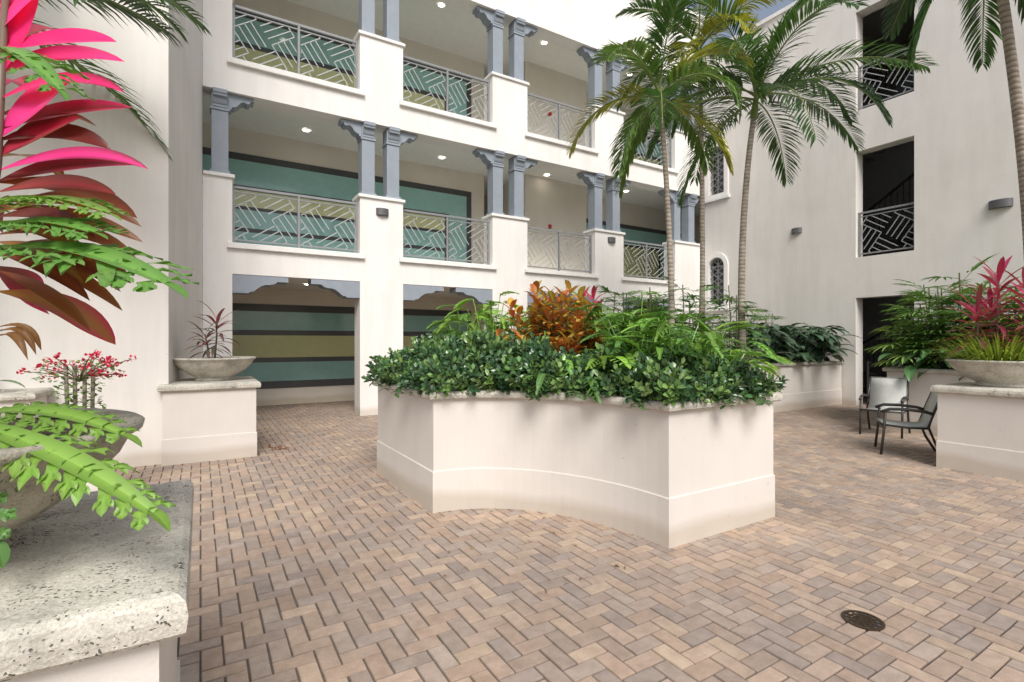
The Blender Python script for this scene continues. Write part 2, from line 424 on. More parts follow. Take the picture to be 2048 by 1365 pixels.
mb.box(18,18.2,1,11,0,10.7,M_STAIR); mb.box(14.26,18,8.5,8.7,0,10.7,M_STAIR); mb.box(14.26,18,1,1.2,0,10.7,M_STAIR)
mb.box(14.26,18,1.2,8.5,10.5,10.7,M_STAIR)
for z in (3.5,7.0): mb.box(14.252,15.7,1.2,8.5,z-.15,z+.1,M_STAIR)
for z0 in (0,3.6,7.1):
    n=18
    for k in range(n):
        mb.box(15.9,17.6,7.9-k*.28-.3,7.9-k*.28,z0+k*.19,z0+k*.19+.07,M_STAIR)
    mb.beam((15.85,8.0,z0-.05),(15.85,8.0-n*.28,z0+n*.19-.05),.06,.3,M_DARK)
    mb.beam((15.85,8.0,z0+.95),(15.85,8.0-n*.28,z0+n*.19+.95),.05,.05,M_METAL)
    for k in range(n*2): mb.beam((15.85,8.0-k*.14,z0+k*.095),(15.85,8.0-k*.14,z0+k*.095+.95),.016,.016,M_METAL)
mb.obj('stairs',wing)
mb=MB()
for z in (3.67,7.3): railing(mb,lambda u,z_,d:(XR+.12+d,yo[0]+u,z_),1.22,z,1.10,1)
mb.beam((XR+.5,6.4,.0),(XR+.5,6.4,.9),.02,.02,M_METAL)
for z in (.3,.5,.7,.95): mb.beam((XR+.45,6.35,z+.1),(XR+1.6,6.0,z-.15),.03,.03,M_METAL)
mb.beam((XR+.45,6.35,0),(XR+.45,6.35,1.1),.04,.04,M_METAL)
mb.obj('opening_railings',wing)

lw=MB()
lw.prism([(-14,8.05),(-.36,8.05),(.026,10.99),(.026,11.44),(-14,11.44)],lambda a,b,d:(a,b,d),0,11.9,M_WALLR)
lw.obj('left_wing_building')

# ---------------------------------------------------------------- planters
def offs(poly,d):
    n=len(poly); out=[]
    for i in range(n):
        p0=V(poly[i-1]);p1=V(poly[i]);p2=V(poly[(i+1)%n])
        a=(p1-p0).normalized();b=(p2-p1).normalized()
        na=V((a.y,-a.x));nb=V((b.y,-b.x)); k=(na+nb); k=k/max(.3,(1+na.dot(nb)))
        out.append((p1.x+k.x*d,p1.y+k.y*d))
    return out
def planter(name,poly,h,band=.38,cap=.075,rim=.16,soil=True,capm=M_CORAL):
    mb=MB(); n=len(poly)
    def strip(prof,m):
        vs=[]
        for o,z in prof: vs+=[(x,y,z) for x,y in offs(poly,o)]
        mb.add(vs,[(i*n+j,i*n+(j+1)%n,(i+1)*n+(j+1)%n,(i+1)*n+j) for i in range(len(prof)-1) for j in range(n)],m)
    strip([(.010,0),(.010,band),(.002,band+.003),(.002,band+.006),(0,band+.009),(0,h-cap+.005)],M_PLANT)
    strip([(-.02,h-cap),(.04,h-cap),(.052,h-cap+.012),(.057,h-cap/2),(.052,h-.018),(.036,h-.004),(.02,h)]+([(-rim,h),(-rim,h-.12)] if soil else [(-.02,h)]),capm)
    if soil: mb.add([(x,y,h-.05) for x,y in offs(poly,-rim+.01)],[tuple(range(n))],M_SOIL)
    else: mb.add([(x,y,h) for x,y in offs(poly,-.02)],[tuple(range(n))],capm)
    return mb.obj(name)
def rect(a,b,c,d): return [(a,c),(b,c),(b,d),(a,d)]
PX0,PX1,PY0,PY1=1.85,5.70,2.75,7.90
CP=[]
def ell(cx,cy,rx,ry,t0,t1,n=24):
    return [(cx+rx*math.cos(t0+(t1-t0)*k/n),cy+ry*math.sin(t0+(t1-t0)*k/n)) for k in range(n+1)]
hp=math.pi/2
CP+=ell(PX0,PY0,1.24,1.70,hp,0)
CP+=ell(PX1,PY0,1.24,1.70,math.pi,hp)
CP+=ell(PX1,PY1,1.24,1.70,-hp,-math.pi)
CP+=ell(PX0,PY1,1.24,1.70,0,-hp)
planter('raised_planter',CP,1.13)
planter('raised_planter',rect(6.5,8.85,5.6,9.0),1.1)
planter('raised_planter',rect(10.3,13.88,6.75,9.9),1.1)
planter('raised_planter',rect(10.75,13.88,-1,4.45),1.12)
planter('raised_planter',rect(-4.5,-1.55,7.3,8.03),1.05)
planter('stone_capped_pedestal',rect(-.42,.66,7.93,9.1),1.04,.33,.09,soil=False)
planter('stone_capped_pedestal',rect(-1.35,-.08,1.40,2.42),1.04,.33,.10,soil=False,capm=M_CORAL)
planter('stone_capped_pedestal',rect(8.0,9.15,1.55,2.75),1.04,.33,.09,soil=False)
def bowl(cx,cy,z,R_=.53,h=.325,m=M_CORAL):
    mb=MB()
    pr=[(0.0001,0),(.24,0),(.25,.02),(.23,.045),(.30,.08),(.40,.15),(.475,.23),(.505,.29),(.53,.30),(.535,.318),(.525,h),(.47,h),(.462,.30),(.45,.285),(.0001,.30)]
    k=R_/.53
    mb.lathe([(r*k,z+q) for r,q in pr[:-2]],cx,cy,m,56)
    mb.lathe([(.468*k,z+.295),(.25*k,z+.31),(.0001,z+.315)],cx,cy,M_SOIL,40)
    return mb.obj('stone_bowl_planter',smooth=True)
bowl(.17,8.5,1.041); bowl(-.68,1.90,1.041,m=M_CORALD); bowl(8.5,2.28,1.041)

# ---------------------------------------------------------------- plants
def jit(c,a=.15,h=.05):
    k=1+U(-a,a); return tuple(max(0.002,x*k*(1+U(-h,h))) for x in c)
def vary(c,k): return tuple(x*k for x in c)
def dirv(az,el): return V((math.cos(az)*math.cos(el),math.sin(az)*math.cos(el),math.sin(el)))
def leaf(mb,base,d,Ln,W,droop,c,m,up=None,fold=.25,n=5,c2=None,pk=.45,twist=0,rib=None):
    base=V(base); d=V(d).normalized(); up=V(up) if up else V((0,0,1))
    if abs(d.dot(up))>.97: up=V((U(-1,1),U(-1,1),.1))
    vs=[];cs=[]
    p=base.copy(); t=d.copy(); st=Ln/n
    for i in range(n+1):
        s=i/n
        a=t.cross(up)
        if a.length<1e-4: a=V((1,0,0))
        a.normalize(); b=a.cross(t).normalized()
        if twist: a=(Matrix.Rotation(twist*s,3,t)@a); b=a.cross(t)
        w=W*.5*(math.sin(math.pi*min(1,max(0,s**(math.log(.5)/math.log(pk)))))**.8 if 0<s<1 else (.06 if s==0 else 0.0))
        vs+=[p+a*w+b*fold*w,p.copy(),p-a*w+b*fold*w]
        cc=c if c2 is None else tuple(c[k]*(1-s)+c2[k]*s for k in range(3))
        cm=rib if rib else vary(cc,1.15)
        cs+=[cc,cm,cc]
        p=p+t*st; t=(t+V((0,0,-1))*droop*(1.0/n)*(.4+s*1.2)).normalized()
    fs=[]
    for i in range(n):
        o=i*3; fs+=[(o,o+1,o+4,o+3),(o+1,o+2,o+5,o+4)]
    mb.add(vs,fs,m,cs)
def curve(b,t,arch,n):
    b=V(b);t=V(t); mid=(b+t)/2+V((0,0,arch))*2*.5
    return [b*(1-s)**2+mid*2*s*(1-s)+t*s*s for s in [k/n for k in range(n+1)]]
def lobed(mb,b,t,W,arch,c,m,nl=8,nrm=(0,0,1),ang=35,droop=.25,wav=0):
    n=nl*2; pts=curve(b,t,arch,n); Ln=(V(t)-V(b)).length; nrm=V(nrm)
    rib=vary(c,1.5)
    def fr(i):
        T=(pts[min(i+1,n)]-pts[max(i-1,0)]).normalized(); a=T.cross(nrm).normalized(); return T,a,a.cross(T)
    vs=[];cs=[]
    for i in range(n+1):
        T,a,bb=fr(i); s=i/n; w=W*.30*(math.sin(math.pi*(.12+.80*s))**.7)
        vs+=[pts[i]+a*w+bb*w*.25,pts[i],pts[i]-a*w+bb*w*.25]; cs+=[c,rib,c]
    fs=[]
    for i in range(n):
        o=i*3; fs+=[(o,o+1,o+4,o+3),(o+1,o+2,o+5,o+4)]
    mb.add(vs,fs,m,cs)
    for k in range(nl):
        s=(k+.5)/nl; i=int(s*n); T,a,bb=fr(i)
        prof=math.sin(math.pi*(.16+.72*s))**.8
        for sg in (1,-1):
            al=math.radians(ang+25*(s-.3)+U(-8,8)); dd=(a*sg*math.cos(al)+T*math.sin(al)).normalized()
            ll=W*prof*U(.78,1.12); w=Ln/nl*.66
            o=pts[i]+a*sg*W*.10
            vs=[];cs=[];q=o.copy();side=dd.cross(nrm).normalized(); t2=dd.copy(); m_=5
            fork=[]
            for j in range(m_+1):
                u=j/m_; ww=w*.5*[1.25,1.0,.85,1.0,.62,.0][j]
                wz=math.sin(j*2.2+k)*wav*W
                cc=jit(c,.06)
                vs+=[q+side*ww+bb*wz,q+bb*ww*-.15,q-side*ww+bb*wz]; cs+=[cc,vary(cc,1.25),cc]
                if wav and j==3: fork=[(q.copy(),t2.copy(),ww)]
                q=q+t2*ll/m_; t2=(t2+V((0,0,-1))*droop*.5*u).normalized()
            fs=[]
            for j in range(m_):
                oo=j*3; fs+=[(oo,oo+1,oo+4,oo+3),(oo+1,oo+2,oo+5,oo+4)]
            mb.add(vs,fs,m,cs)
            for (fq,ft,fw) in fork:
                for s2 in (1,-1): leaf(mb,fq-ft*ll*.12+side*s2*fw*.35,ft+side*s2*.8,ll*.34,w*.55,droop,jit(c,.08),m,n=3,up=nrm,pk=.35)
    T,a,bb=fr(n)
    leaf(mb,pts[n]-T*Ln*.04,T,Ln/nl*1.8,Ln/nl*.9,droop,c,m,n=4)
def stem(mb,a,b,r,c,m,arch=0): 
    mb.tube(curve(a,b,arch,4),r,m,4,c,False)
def fan(mb,base,d,Ln,c,m,nf=8,spread=80,w=.035,droop=.8):
    d=V(d).normalized(); up=V((0,0,1)); a=d.cross(up)
    if a.length<.05: a=V((1,0,0))
    a.normalize(); b=a.cross(d)
    for k in range(nf):
        th=math.radians(-spread+2*spread*k/(nf-1)+U(-3,3))
        dd=d*math.cos(th)+a*math.sin(th)+b*.12
        leaf(mb,base,dd,Ln*(1-.25*abs(th)/1.6)*U(.9,1.08),w,droop*U(.8,1.2),jit(c,.12),m,n=4,fold=.35,pk=.5)
def frond(mb,base,az,el,Ln,c,lf=.48,dr=1.5,nl=50,yellow=0):
    p=V(base); t=dirv(az,el); n=26; pts=[p.copy()];ts=[t.copy()]; tw=U(-.5,.5)
    for i in range(n):
        p=p+t*Ln/n; t=(t+V((0,0,-1))*dr/n*(.5+1.1*i/n)).normalized(); pts.append(p.copy()); ts.append(t.copy())
    mb.tube(pts,[.018*(1-.85*i/n)+.002 for i in range(n+1)],M_PALM,5,(.24,.30,.09),False)
    for k in range(nl):
        s=.12+.88*k/(nl-1); x=s*n; i=min(int(x),n-1); f=x-i
        q=pts[i].lerp(pts[i+1],f); T=ts[i]; a=T.cross(V((0,0,1)))
        if a.length<.05: a=V((math.sin(az),-math.cos(az),0))
        a.normalize(); a=Matrix.Rotation(tw*s,3,T)@a; b=a.cross(T)
        ll=lf*(math.sin(math.pi*(.18+.74*s))**.75)*U(.9,1.1)
        for sg in (1,-1):
            al=math.radians(28+32*s+U(-5,5))
            dd=a*sg*math.cos(al)+T*math.sin(al)+b*U(.1,.35)
            leaf(mb,q,dd,ll,.040,U(.7,1.5),jit(c,.25,.1),M_PALM,n=4,fold=.3,pk=.4)
def palm(base,top,tr,fr,lean=(0,0,0),flen=2.0,cols=((.07,.14,.03),),seed=1,lf=.5,shaft=.6,droop=1.5,elr=(5,80),extra=()):
    random.seed(seed)
    e=empty('palm_tree'); b=V(base);t=V(top); mid=(b+t)/2+V(lean); n=18
    pts=[b*(1-s)**2+mid*2*s*(1-s)+t*s*s for s in [k/n for k in range(n+1)]]
    mb=MB(); mb.tube(pts,[tr*(1.25-.25*min(1,k/3))*(1-.30*k/n) for k in range(n+1)],M_TRUNK,14); mb.obj('trunk',e,smooth=True)
    mb=MB(); d=(pts[-1]-pts[-2]).normalized()
    mb.tube([t,t+d*shaft*.2,t+d*shaft*.6,t+d*shaft],[tr*.75,tr*1.0,tr*.75,tr*.35],M_PALM,12,(.20,.27,.07)); mb.obj('crown_shaft',e,smooth=True)
    mb=MB(); ct=t+d*shaft*.85
    for k in range(fr):
        az=k*2.39996+seed; el=math.radians(elr[0]+(elr[1]-elr[0])*((k+.5)/fr)**1.1)
        c=cols[k%len(cols)]
        frond(mb,ct-d*.15*(1-k/fr),az,el,flen*U(.85,1.1),c,lf,droop*U(.8,1.25))
    for az,el,ln,dr,c in extra: frond(mb,ct,math.radians(az),math.radians(el),ln,c,lf,dr)
    mb.obj('fronds',e,smooth=False,recalc=False,col=True)
G1=(.12,.20,.045);G2=(.065,.14,.035);G3=(.32,.31,.04);G4=(.05,.105,.035)
palm((6.93,6.10,1.05),(6.62,6.05,5.35),.055,12,(.15,0,-.0),1.75,(G1,G3,G1,G2),3,.48,.5,2.0,elr=(-35,80))
palm((8.40,6.65,1.05),(8.40,6.70,7.0),.055,12,(.1,0,0),1.8,(G1,G2,G3),5,.46,.5,1.7,elr=(-20,80))
palm((8.55,5.85,1.05),(8.85,5.85,5.75),.068,13,(-.35,0,0),2.6,(G2,G4,G2),8,.62,.6,1.8,elr=(-10,78),extra=((-40,28,3.0,1.0,G2),(-15,12,2.7,1.3,G4),(140,25,2.2,2.2,G2)))
palm((10.9,2.55,1.05),(9.25,2.55,7.0),.085,14,(.9,0,-.2),1.9,(G4,G2),12,.45,.6,2.1,elr=(-55,80))
palm((-2.45,7.65,1.0),(-2.35,7.0,4.6),.08,12,(0,0,0),2.3,(G4,G2),17,.6,.5,1.3,elr=(0,75),extra=((-35,12,2.6,.9,G4),(-22,22,2.6,1.2,G2),(-48,0,2.5,.8,G4),(-28,4,2.4,.7,G4)))

random.seed(21)
def inpoly(x,y,poly):
    c=False; n=len(poly)
    for i in range(n):
        x1,y1=poly[i];x2,y2=poly[(i+1)%n]
        if (y1>y)!=(y2>y) and x<(x2-x1)*(y-y1)/(y2-y1)+x1: c=not c
    return c
def edist(x,y,poly):
    b=9; n=len(poly)
    for i in range(n):
        x1,y1=poly[i];x2,y2=poly[(i+1)%n]; dx,dy=x2-x1,y2-y1; l=dx*dx+dy*dy
        t=0 if l==0 else max(0,min(1,((x-x1)*dx+(y-y1)*dy)/l)); b=min(b,math.hypot(x-x1-t*dx,y-y1-t*dy))
    return b
OP=offs(CP,.05)
def hedge(mb,x,y,h0,h,out,nl=9,size=.075):
    az=U(0,6.28); d=V((math.cos(az)*.6+out[0],math.sin(az)*.6+out[1],U(.3,1.0))).normalized()
    b=V((x,y,h)); ln=U(.10,.19)
    c=jit(random.choice([(.055,.12,.05),(.07,.15,.055),(.045,.10,.045),(.11,.20,.06),(.15,.25,.07)]),.2)
    mb.tube([b-d*.08,b+d*ln],.004,M_LEAF,4,(.10,.13,.05),False)
    for k in range(nl):
        s=k/nl; a=k*2.4; q=b+d*ln*s
        u=d.orthogonal().normalized(); w=d.cross(u)
        dd=(u*math.cos(a)+w*math.sin(a))*(1-.5*s)+d*(.35+.7*s)
        leaf(mb,q,dd,size*U(.8,1.25),size*.56,.4,jit(c,.15),M_GLOSS,n=3,fold=.3,pk=.58,up=d)
ctr=V((3.78,5.33))
mb=MB(); cnt=0
while cnt<3000:
    x=U(1.7,5.8);y=U(2.6,8.0)
    if not inpoly(x,y,OP): continue
    ins=inpoly(x,y,CP); e=edist(x,y,CP); e=e if ins else -e
    left=x<2.95 and y>3.8
    if e>.5 and not left: continue
    if y>7.0 and R()<.8: continue
    o=(V((x,y))-ctr).normalized()
    if left: top=1.22+.28*min(1,max(0,(e+.08)/.5))+.08*math.sin(x*7)*math.cos(y*6)
    else: top=1.17+.17*min(1,max(0,(e+.08)/.4))+.06*math.sin(x*8+y*5)
    z=top-abs(random.gauss(0,.06)) if R()<.75 else U(1.12,top)
    if e<0: z=U(1.10,1.22)
    k=max(0,1-max(e,0)/.3)
    hedge(mb,x,y,1.1,z,(o.x*k*.8,o.y*k*.8)); cnt+=1
for x,y in [(3.0,3.0),(2.62,3.98),(2.2,4.4),(2.9,3.5),(3.6,2.74),(4.1,2.73),(1.84,5.0),(1.84,5.6)]:
    o=(V((x,y))-ctr).normalized()
    for k in range(2):
        p=V((x+U(-.15,.15),y+U(-.05,.05),1.18)); d=V((o.x*.7,o.y*.7,U(0,.3)))
        pts=[p]; 
        for j in range(random.choice([3,3,4])): d=(d+V((0,0,-.28))).normalized(); p=p+d*.045; pts.append(p)
        mb.tube(pts,.003,M_LEAF,4,(.1,.12,.04),False)
        for j,q in enumerate(pts[1:]):
            for az in (0,1.6,3.1,4.7): leaf(mb,q,dirv(az+U(-.4,.4),U(-.6,.2)),.078,.042,.3,jit((.07,.15,.05),.2),M_GLOSS,n=3,pk=.58)
mb.obj('ficus_hedge',recalc=False,col=True)

def xanadu(mb,x,y,z,hgt,n,c,size=.29,tilt=.9):
    for k in range(n):
        az=k*2.4+U(-.3,.3); sp=U(.12,.5)*tilt
        b=V((x+U(-.05,.05),y+U(-.05,.05),z)); q=b+V((math.cos(az)*sp,math.sin(az)*sp,hgt*U(.5,1.05)*(1-.45*sp)))
        cc=jit(c,.28)
        stem(mb,b,q,.005,vary(cc,1.3),M_LEAF,.08)
        ln=size*U(.65,1.15); el=U(-.7,.3)
        t=q+dirv(az+U(-.4,.4),el)*ln
        lobed(mb,q,t,ln*.52,.05,cc,M_LEAF,6,nrm=(-math.cos(az)*.3,-math.sin(az)*.3,1))
mb=MB()
pts=[]
tries=0
while len(pts)<46 and tries<6000:
    tries+=1
    x=U(2.7,5.4);y=U(2.9,6.8)
    if not inpoly(x,y,CP) or edist(x,y,CP)<.2 or math.hypot(x-3.42,y-4.78)<.5 or (x<3.0 and y>4.1): continue
    if any(math.hypot(x-a,y-b)<.23 for a,b in pts): continue
    pts.append((x,y))
for x,y in pts:
    e=edist(x,y,CP)
    hh=.45+.52*min(1,(e-.15)/.5)
    if y<4.7 and x<3.65: hh*=.5
    xanadu(mb,x,y,1.1,hh*U(.85,1.15),15,random.choice([(.14,.27,.05),(.20,.35,.055),(.09,.19,.045)]))
mb.obj('split_leaf_philodendron',recalc=False,col=True)
mb=MB()
CR=[(.58,.15,.03),(.64,.25,.04),(.40,.07,.03),(.14,.19,.04),(.62,.38,.06),(.50,.09,.03),(.20,.07,.03),(.20,.24,.05)]
for k in range(66):
    az=U(0,6.28);r=U(0,1)**.6*.52; b=V((3.48+math.cos(az)*r*.6,4.80+math.sin(az)*r*.6,1.15)); hh=U(.30,1.14)*(1-.42*(r/.52)**2)
    q=V((3.48+math.cos(az)*r*1.3,4.80+math.sin(az)*r*1.3,1.16+hh))
    stem(mb,b,q,.008,(.12,.09,.05),M_LEAF)
    dd=(q-b).normalized()
    for j in range(16):
        s=j/16; a=j*2.4+az; p=b.lerp(q,.5+.5*s); el_=-.25+s*1.25
        c=random.choice(CR) if (s>.45 and hh>.3) or R()<.3 else random.choice([(.06,.13,.035),(.10,.16,.03),(.09,.15,.04),(.2,.07,.03)])
        leaf(mb,p,dirv(a,el_)+dd*.2,U(.15,.21),U(.065,.09),1.3,jit(c,.25,.15),M_LEAF,c2=jit(random.choice(CR),.2),rib=(.62,.42,.08) if R()<.6 else (.50,.10,.04),n=4,fold=.3,pk=.5)
mb.obj('croton_shrub',recalc=False,col=True)

def cordyline(mb,base,top,n,Ln,W,cols,droop=.9,top_cols=None,s0=.3,elmax=70):
    b=V(base);t=V(top)
    mb.tube([b,b.lerp(t,.5)+V((.01,.01,0)),t],[.014,.011,.008],M_LEAF,8,(.17,.13,.09))
    for k in range(n):
        s=s0+(1-s0)*k/n; az=k*2.39996+U(-.3,.3); el=math.radians(-15+(elmax+10)*((k/n)**1.1)+U(-8,8))
        c=random.choice(top_cols if (top_cols and s>.72) else cols)
        leaf(mb,b.lerp(t,s),dirv(az,el),Ln*U(.75,1.1),W*U(.8,1.15),droop*U(.6,1.3),jit(c,.25,.12),M_PETAL,n=8,fold=.3,pk=.5,c2=jit(random.choice(cols),.2))
MAR=[(.15,.03,.035),(.23,.035,.06),(.10,.04,.025),(.18,.07,.03)]
PNK=[(.72,.02,.13),(.62,.03,.16),(.78,.05,.2)]
mb=MB(); cordyline(mb,(.17,8.5,1.33),(.20,8.5,1.92),26,.38,.05,[(.16,.07,.07),(.24,.07,.10),(.12,.10,.07)],1.2,[(.34,.06,.11)])
cordyline(mb,(.10,8.45,1.33),(.05,8.4,1.70),14,.34,.05,[(.16,.07,.07),(.13,.11,.07)],1.2)
mb.obj('cordyline_plant',recalc=False,col=True)
mb=MB()
for dx,dy,h in ((0,0,1.15),(.12,-.18,.95),(-.1,-.35,.9),(.15,.1,.8),(-.15,.12,.75)):
    cordyline(mb,(8.45+dx,2.3+dy,1.33),(8.5+dx*1.3,2.3+dy*1.3,1.25+h),28,.42,.06,[(.34,.04,.09),(.16,.07,.05),(.24,.05,.07)],.8,[(.50,.04,.15),(.40,.04,.11)],.35)
mb.obj('cordyline_plant',recalc=False,col=True)
mb=MB()
for k in range(800):
    az=U(0,6.28); r=U(0,.42); leaf(mb,(8.5+math.cos(az)*r,2.28+math.sin(az)*r,1.34),dirv(az,U(.3,1.3)),U(.25,.52),.014,1.6,jit((.26,.36,.05),.25),M_LEAF,n=4)
mb.obj('asparagus_fern',recalc=False,col=True)
mb=MB()
for p in ((4.75,5.6,1.1),(4.9,6.0,1.1)):
    cordyline(mb,p,(p[0],p[1],2.25),22,.30,.06,PNK+MAR,.8,PNK,.4)
mb.obj('cordyline_plant',recalc=False,col=True)

def rhapis(mb,x,y,z,h,c,n=10,Ln=.33,out=(0,0)):
    q=V((x+U(-.08,.08)+out[0]*.2,y+U(-.08,.08)+out[1]*.2,z+h)); mb.tube([(x,y,z),q],.011,M_LEAF,5,(.15,.14,.07),False)
    for k in range(n):
        az=k*2.4+U(-.3,.3); s=.25+.75*k/n; b=V((x,y,z)).lerp(q,s); d=dirv(az,U(-.1,.9)*(.4+.6*s))
        d=(d+V((out[0],out[1],0))*.4).normalized()
        e=b+d*U(.2,.34); stem(mb,b,e,.004,vary(c,1.3),M_PALM,.02); fan(mb,e,d+V((0,0,-.3)),Ln*U(.85,1.15),jit(c,.28),M_PALM,nf=8,w=.042)
mb=MB()
for k in range(46): rhapis(mb,U(6.7,8.7),U(5.8,8.6),1.05,U(.7,1.6),random.choice([(.09,.18,.05),(.06,.14,.04),(.13,.23,.055)]))
mb.obj('lady_palm',recalc=False,col=True)
mb=MB()
for k in range(95): rhapis(mb,U(10.9,12.6),U(2.0,4.35),1.05,U(.4,1.7),random.choice([(.14,.25,.06),(.10,.19,.05),(.20,.31,.065)]),12,.40,(-.45,.35))
mb.obj('lady_palm',recalc=False,col=True)
mb=MB()
for k in range(14): rhapis(mb,U(10.6,13.2),U(8.0,9.6),1.05,U(.6,1.3),(.09,.17,.04))
mb.obj('lady_palm',recalc=False,col=True)
def bigleaf(mb,x,y,z,n,Ln,c,hh=.6,out=(0,0)):
    for k in range(n):
        az=k*2.4+U(-.3,.3); b=V((x,y,z)); sp=U(.1,.45); q=b+V((math.cos(az)*sp+out[0]*.2,math.sin(az)*sp+out[1]*.2,U(.15,1)*hh))
        stem(mb,b,q,.008,vary(c,1.5),M_LEAF,.05); leaf(mb,q,dirv(az,U(-.6,.5))+V((out[0],out[1],0))*.5,Ln*U(.8,1.15),Ln*.45,1.2,jit(c,.25),M_GLOSS,n=6,fold=.22,pk=.38,rib=vary(c,2))
mb=MB()
for k in range(34): bigleaf(mb,U(10.5,13.5),U(6.85,7.6),1.1,13,.44,(.05,.09,.05),.85,(0,-.5))
mb.obj('dark_philodendron',recalc=False,col=True)
mb=MB()
for k in range(18): bigleaf(mb,U(10.85,11.5),U(.5,4.2),1.05,11,.38,(.05,.11,.04),.45,(-.3,0))
mb.obj('dark_philodendron',recalc=False,col=True)
mb=MB()
for k in range(14): bigleaf(mb,U(6.6,8.7),U(5.7,6.6),1.05,10,.34,(.07,.14,.04),.5)
mb.obj('dark_philodendron',recalc=False,col=True)
mb=MB()
for k in range(7): bigleaf(mb,U(-3.8,-1.8),U(7.45,7.9),1.0,9,.3,(.07,.14,.04),.4)
mb.obj('dark_philodendron',recalc=False,col=True)

mb=MB(); bx,by=-1.02,6.5
mb.box(bx-.22,bx+.22,by-.22,by+.22,0,.42,M_PLANT); mb.box(bx-.19,bx+.19,by-.19,by+.19,.421,.43,M_SOIL)
for dx in (-.09,-.03,.04,.1): mb.tube([(bx+dx*.6,by,.42),(bx+dx,by+.02,.9),(bx+dx*1.1,by,1.36)],.018,M_TRUNK,7)
for k in range(520):
    a=U(0,6.28); z=U(.5,1.4); r=U(.05,.2)+.14*(z>1.2); leaf(mb,(bx+math.cos(a)*r,by+math.sin(a)*r,z),dirv(U(0,6.28),U(-.5,.8)),.06,.035,.5,jit((.12,.22,.04),.25),M_LEAF,n=3)
for k in range(34):
    a=U(0,6.28); r=U(.1,.45); q=V((bx+math.cos(a)*r,by+math.sin(a)*r*.8,U(1.26,1.5)-.15*r))
    stem(mb,(bx,by,1.2),q,.004,(.1,.12,.04),M_LEAF,.05)
    for j in range(11): leaf(mb,q+V((U(-.045,.045),U(-.045,.045),U(-.03,.03))),dirv(U(0,6.28),U(0,1.4)),.032,.030,.2,jit((.55,.02,.08),.2),M_PETAL,n=3,pk=.5)
mb.obj('bougainvillea_plant',recalc=False,col=True)

random.seed(5)
mb=MB(); sx,sy=-.49,1.99
mb.tube([(-.56,1.95,1.33),(-.53,1.97,1.7),(-.49,1.985,2.1),(-.47,1.98,2.62)],[.014,.013,.011,.008],M_LEAF,8,(.20,.15,.11))
az0=math.radians(-31.3)
def FL(z,az,el,ln,w,dr,c,c2=None,rib=None):
    leaf(mb,(sx,sy,z),dirv(az0+math.radians(az),math.radians(el)),ln,w*1.25,dr,c,M_PETAL,n=14,fold=.25,pk=.52,c2=c2,rib=rib or vary(c,1.35),up=(-.3,-.75,.55))
PK=(.66,.02,.15);PK2=(.74,.045,.24);MR=(.14,.025,.02);BR=(.19,.05,.02);OG=(.26,.12,.03)
FL(2.42,0,12,.34,.075,.4,PK,PK2); FL(2.17,5,45,.29,.09,.15,PK2,PK); FL(2.34,30,78,.40,.10,.05,PK,PK2)
FL(2.28,-5,20,.40,.05,1.0,PK,MR); FL(2.08,0,18,.44,.045,.9,PK2,MR); FL(2.20,20,28,.34,.06,.5,MR,PK)
FL(2.50,60,70,.3,.1,.3,PK2,PK); FL(2.12,10,38,.25,.08,.4,MR,BR,(.5,.03,.08)); FL(2.05,35,30,.34,.06,.6,MR,PK)
FL(2.02,-10,8,.40,.05,.6,MR,BR,(.4,.05,.05)); FL(1.98,12,-2,.38,.04,.6,BR,OG); FL(1.95,-12,5,.36,.04,.9,MR,BR); FL(1.90,5,12,.40,.04,1.2,BR,OG)
FL(1.88,-12,-8,.34,.035,.8,OG,BR); FL(1.86,25,-15,.34,.035,.9,BR,OG); FL(1.84,10,5,.34,.035,1.2,MR,OG); FL(1.80,0,-20,.32,.03,.8,BR,OG)
FL(1.93,-8,-4,.34,.035,.9,OG,BR); FL(1.99,20,14,.36,.04,1.1,BR,OG); FL(1.85,-5,-12,.32,.035,.8,BR,MR); FL(1.96,2,22,.34,.04,1.0,OG,MR)
for k in range(36):
    z=1.74+.85*k/36; rel=(k*137.5+60)%360; 
    if 270<rel<360 or rel<0: continue
    FL(z,rel,-10+70*(k/36)+U(-8,8),U(.26,.36),U(.045,.075),U(.6,1.2),jit(random.choice([PK,PK2]) if z>2.25 else random.choice([MR,BR,OG]),.2),random.choice([PK,MR,BR]))
for a_ in (-8,6,18): leaf(mb,(sx,sy,1.62+a_*.001),dirv(az0+math.radians(a_),.25),.14,.022,3.4,(.45,.24,.11),M_PETAL,n=10,fold=.7,twist=1.6,c2=(.32,.15,.06))
mb.obj('cordyline_plant',recalc=False,col=True,smooth=True)
mb=MB()
PG=(.11,.24,.045); PG2=(.08,.18,.04); YG=(.17,.30,.05)
def big(b,t,W,arch,c,nrm=(0,0,1),dr=.45,nl=11):
    stem(mb,(-.64,1.88,1.34),b,.008,vary(c,1.4),M_LEAF,.06); lobed(mb,b,t,W,arch,c,M_LEAF,nl,nrm,30,dr,.05)
big((-.502,1.768,1.80),(-.07,1.39,1.73),.17,.10,PG,(-.2,-.2,1))
big((-.50,1.84,1.92),(-.20,1.62,1.92),.12,.08,YG,(-.2,-.2,1))
big((-.50,1.80,1.86),(-.22,1.57,1.86),.13,.06,PG,(-.2,-.3,1))
big((-.462,1.685,2.28),(-.265,1.47,2.15),.11,.08,PG,(-.2,-.2,1))
big((-.44,1.62,1.41),(-.09,1.38,1.22),.10,.05,YG,(-.2,-.3,1),1.2)
big((-.46,1.62,1.38),(-.37,1.50,1.17),.06,.04,PG2,(-.5,-.5,.8),.8,7)
big((-.45,1.78,1.42),(-.17,1.64,1.36),.08,.05,YG,(-.2,-.3,1),.8,8)
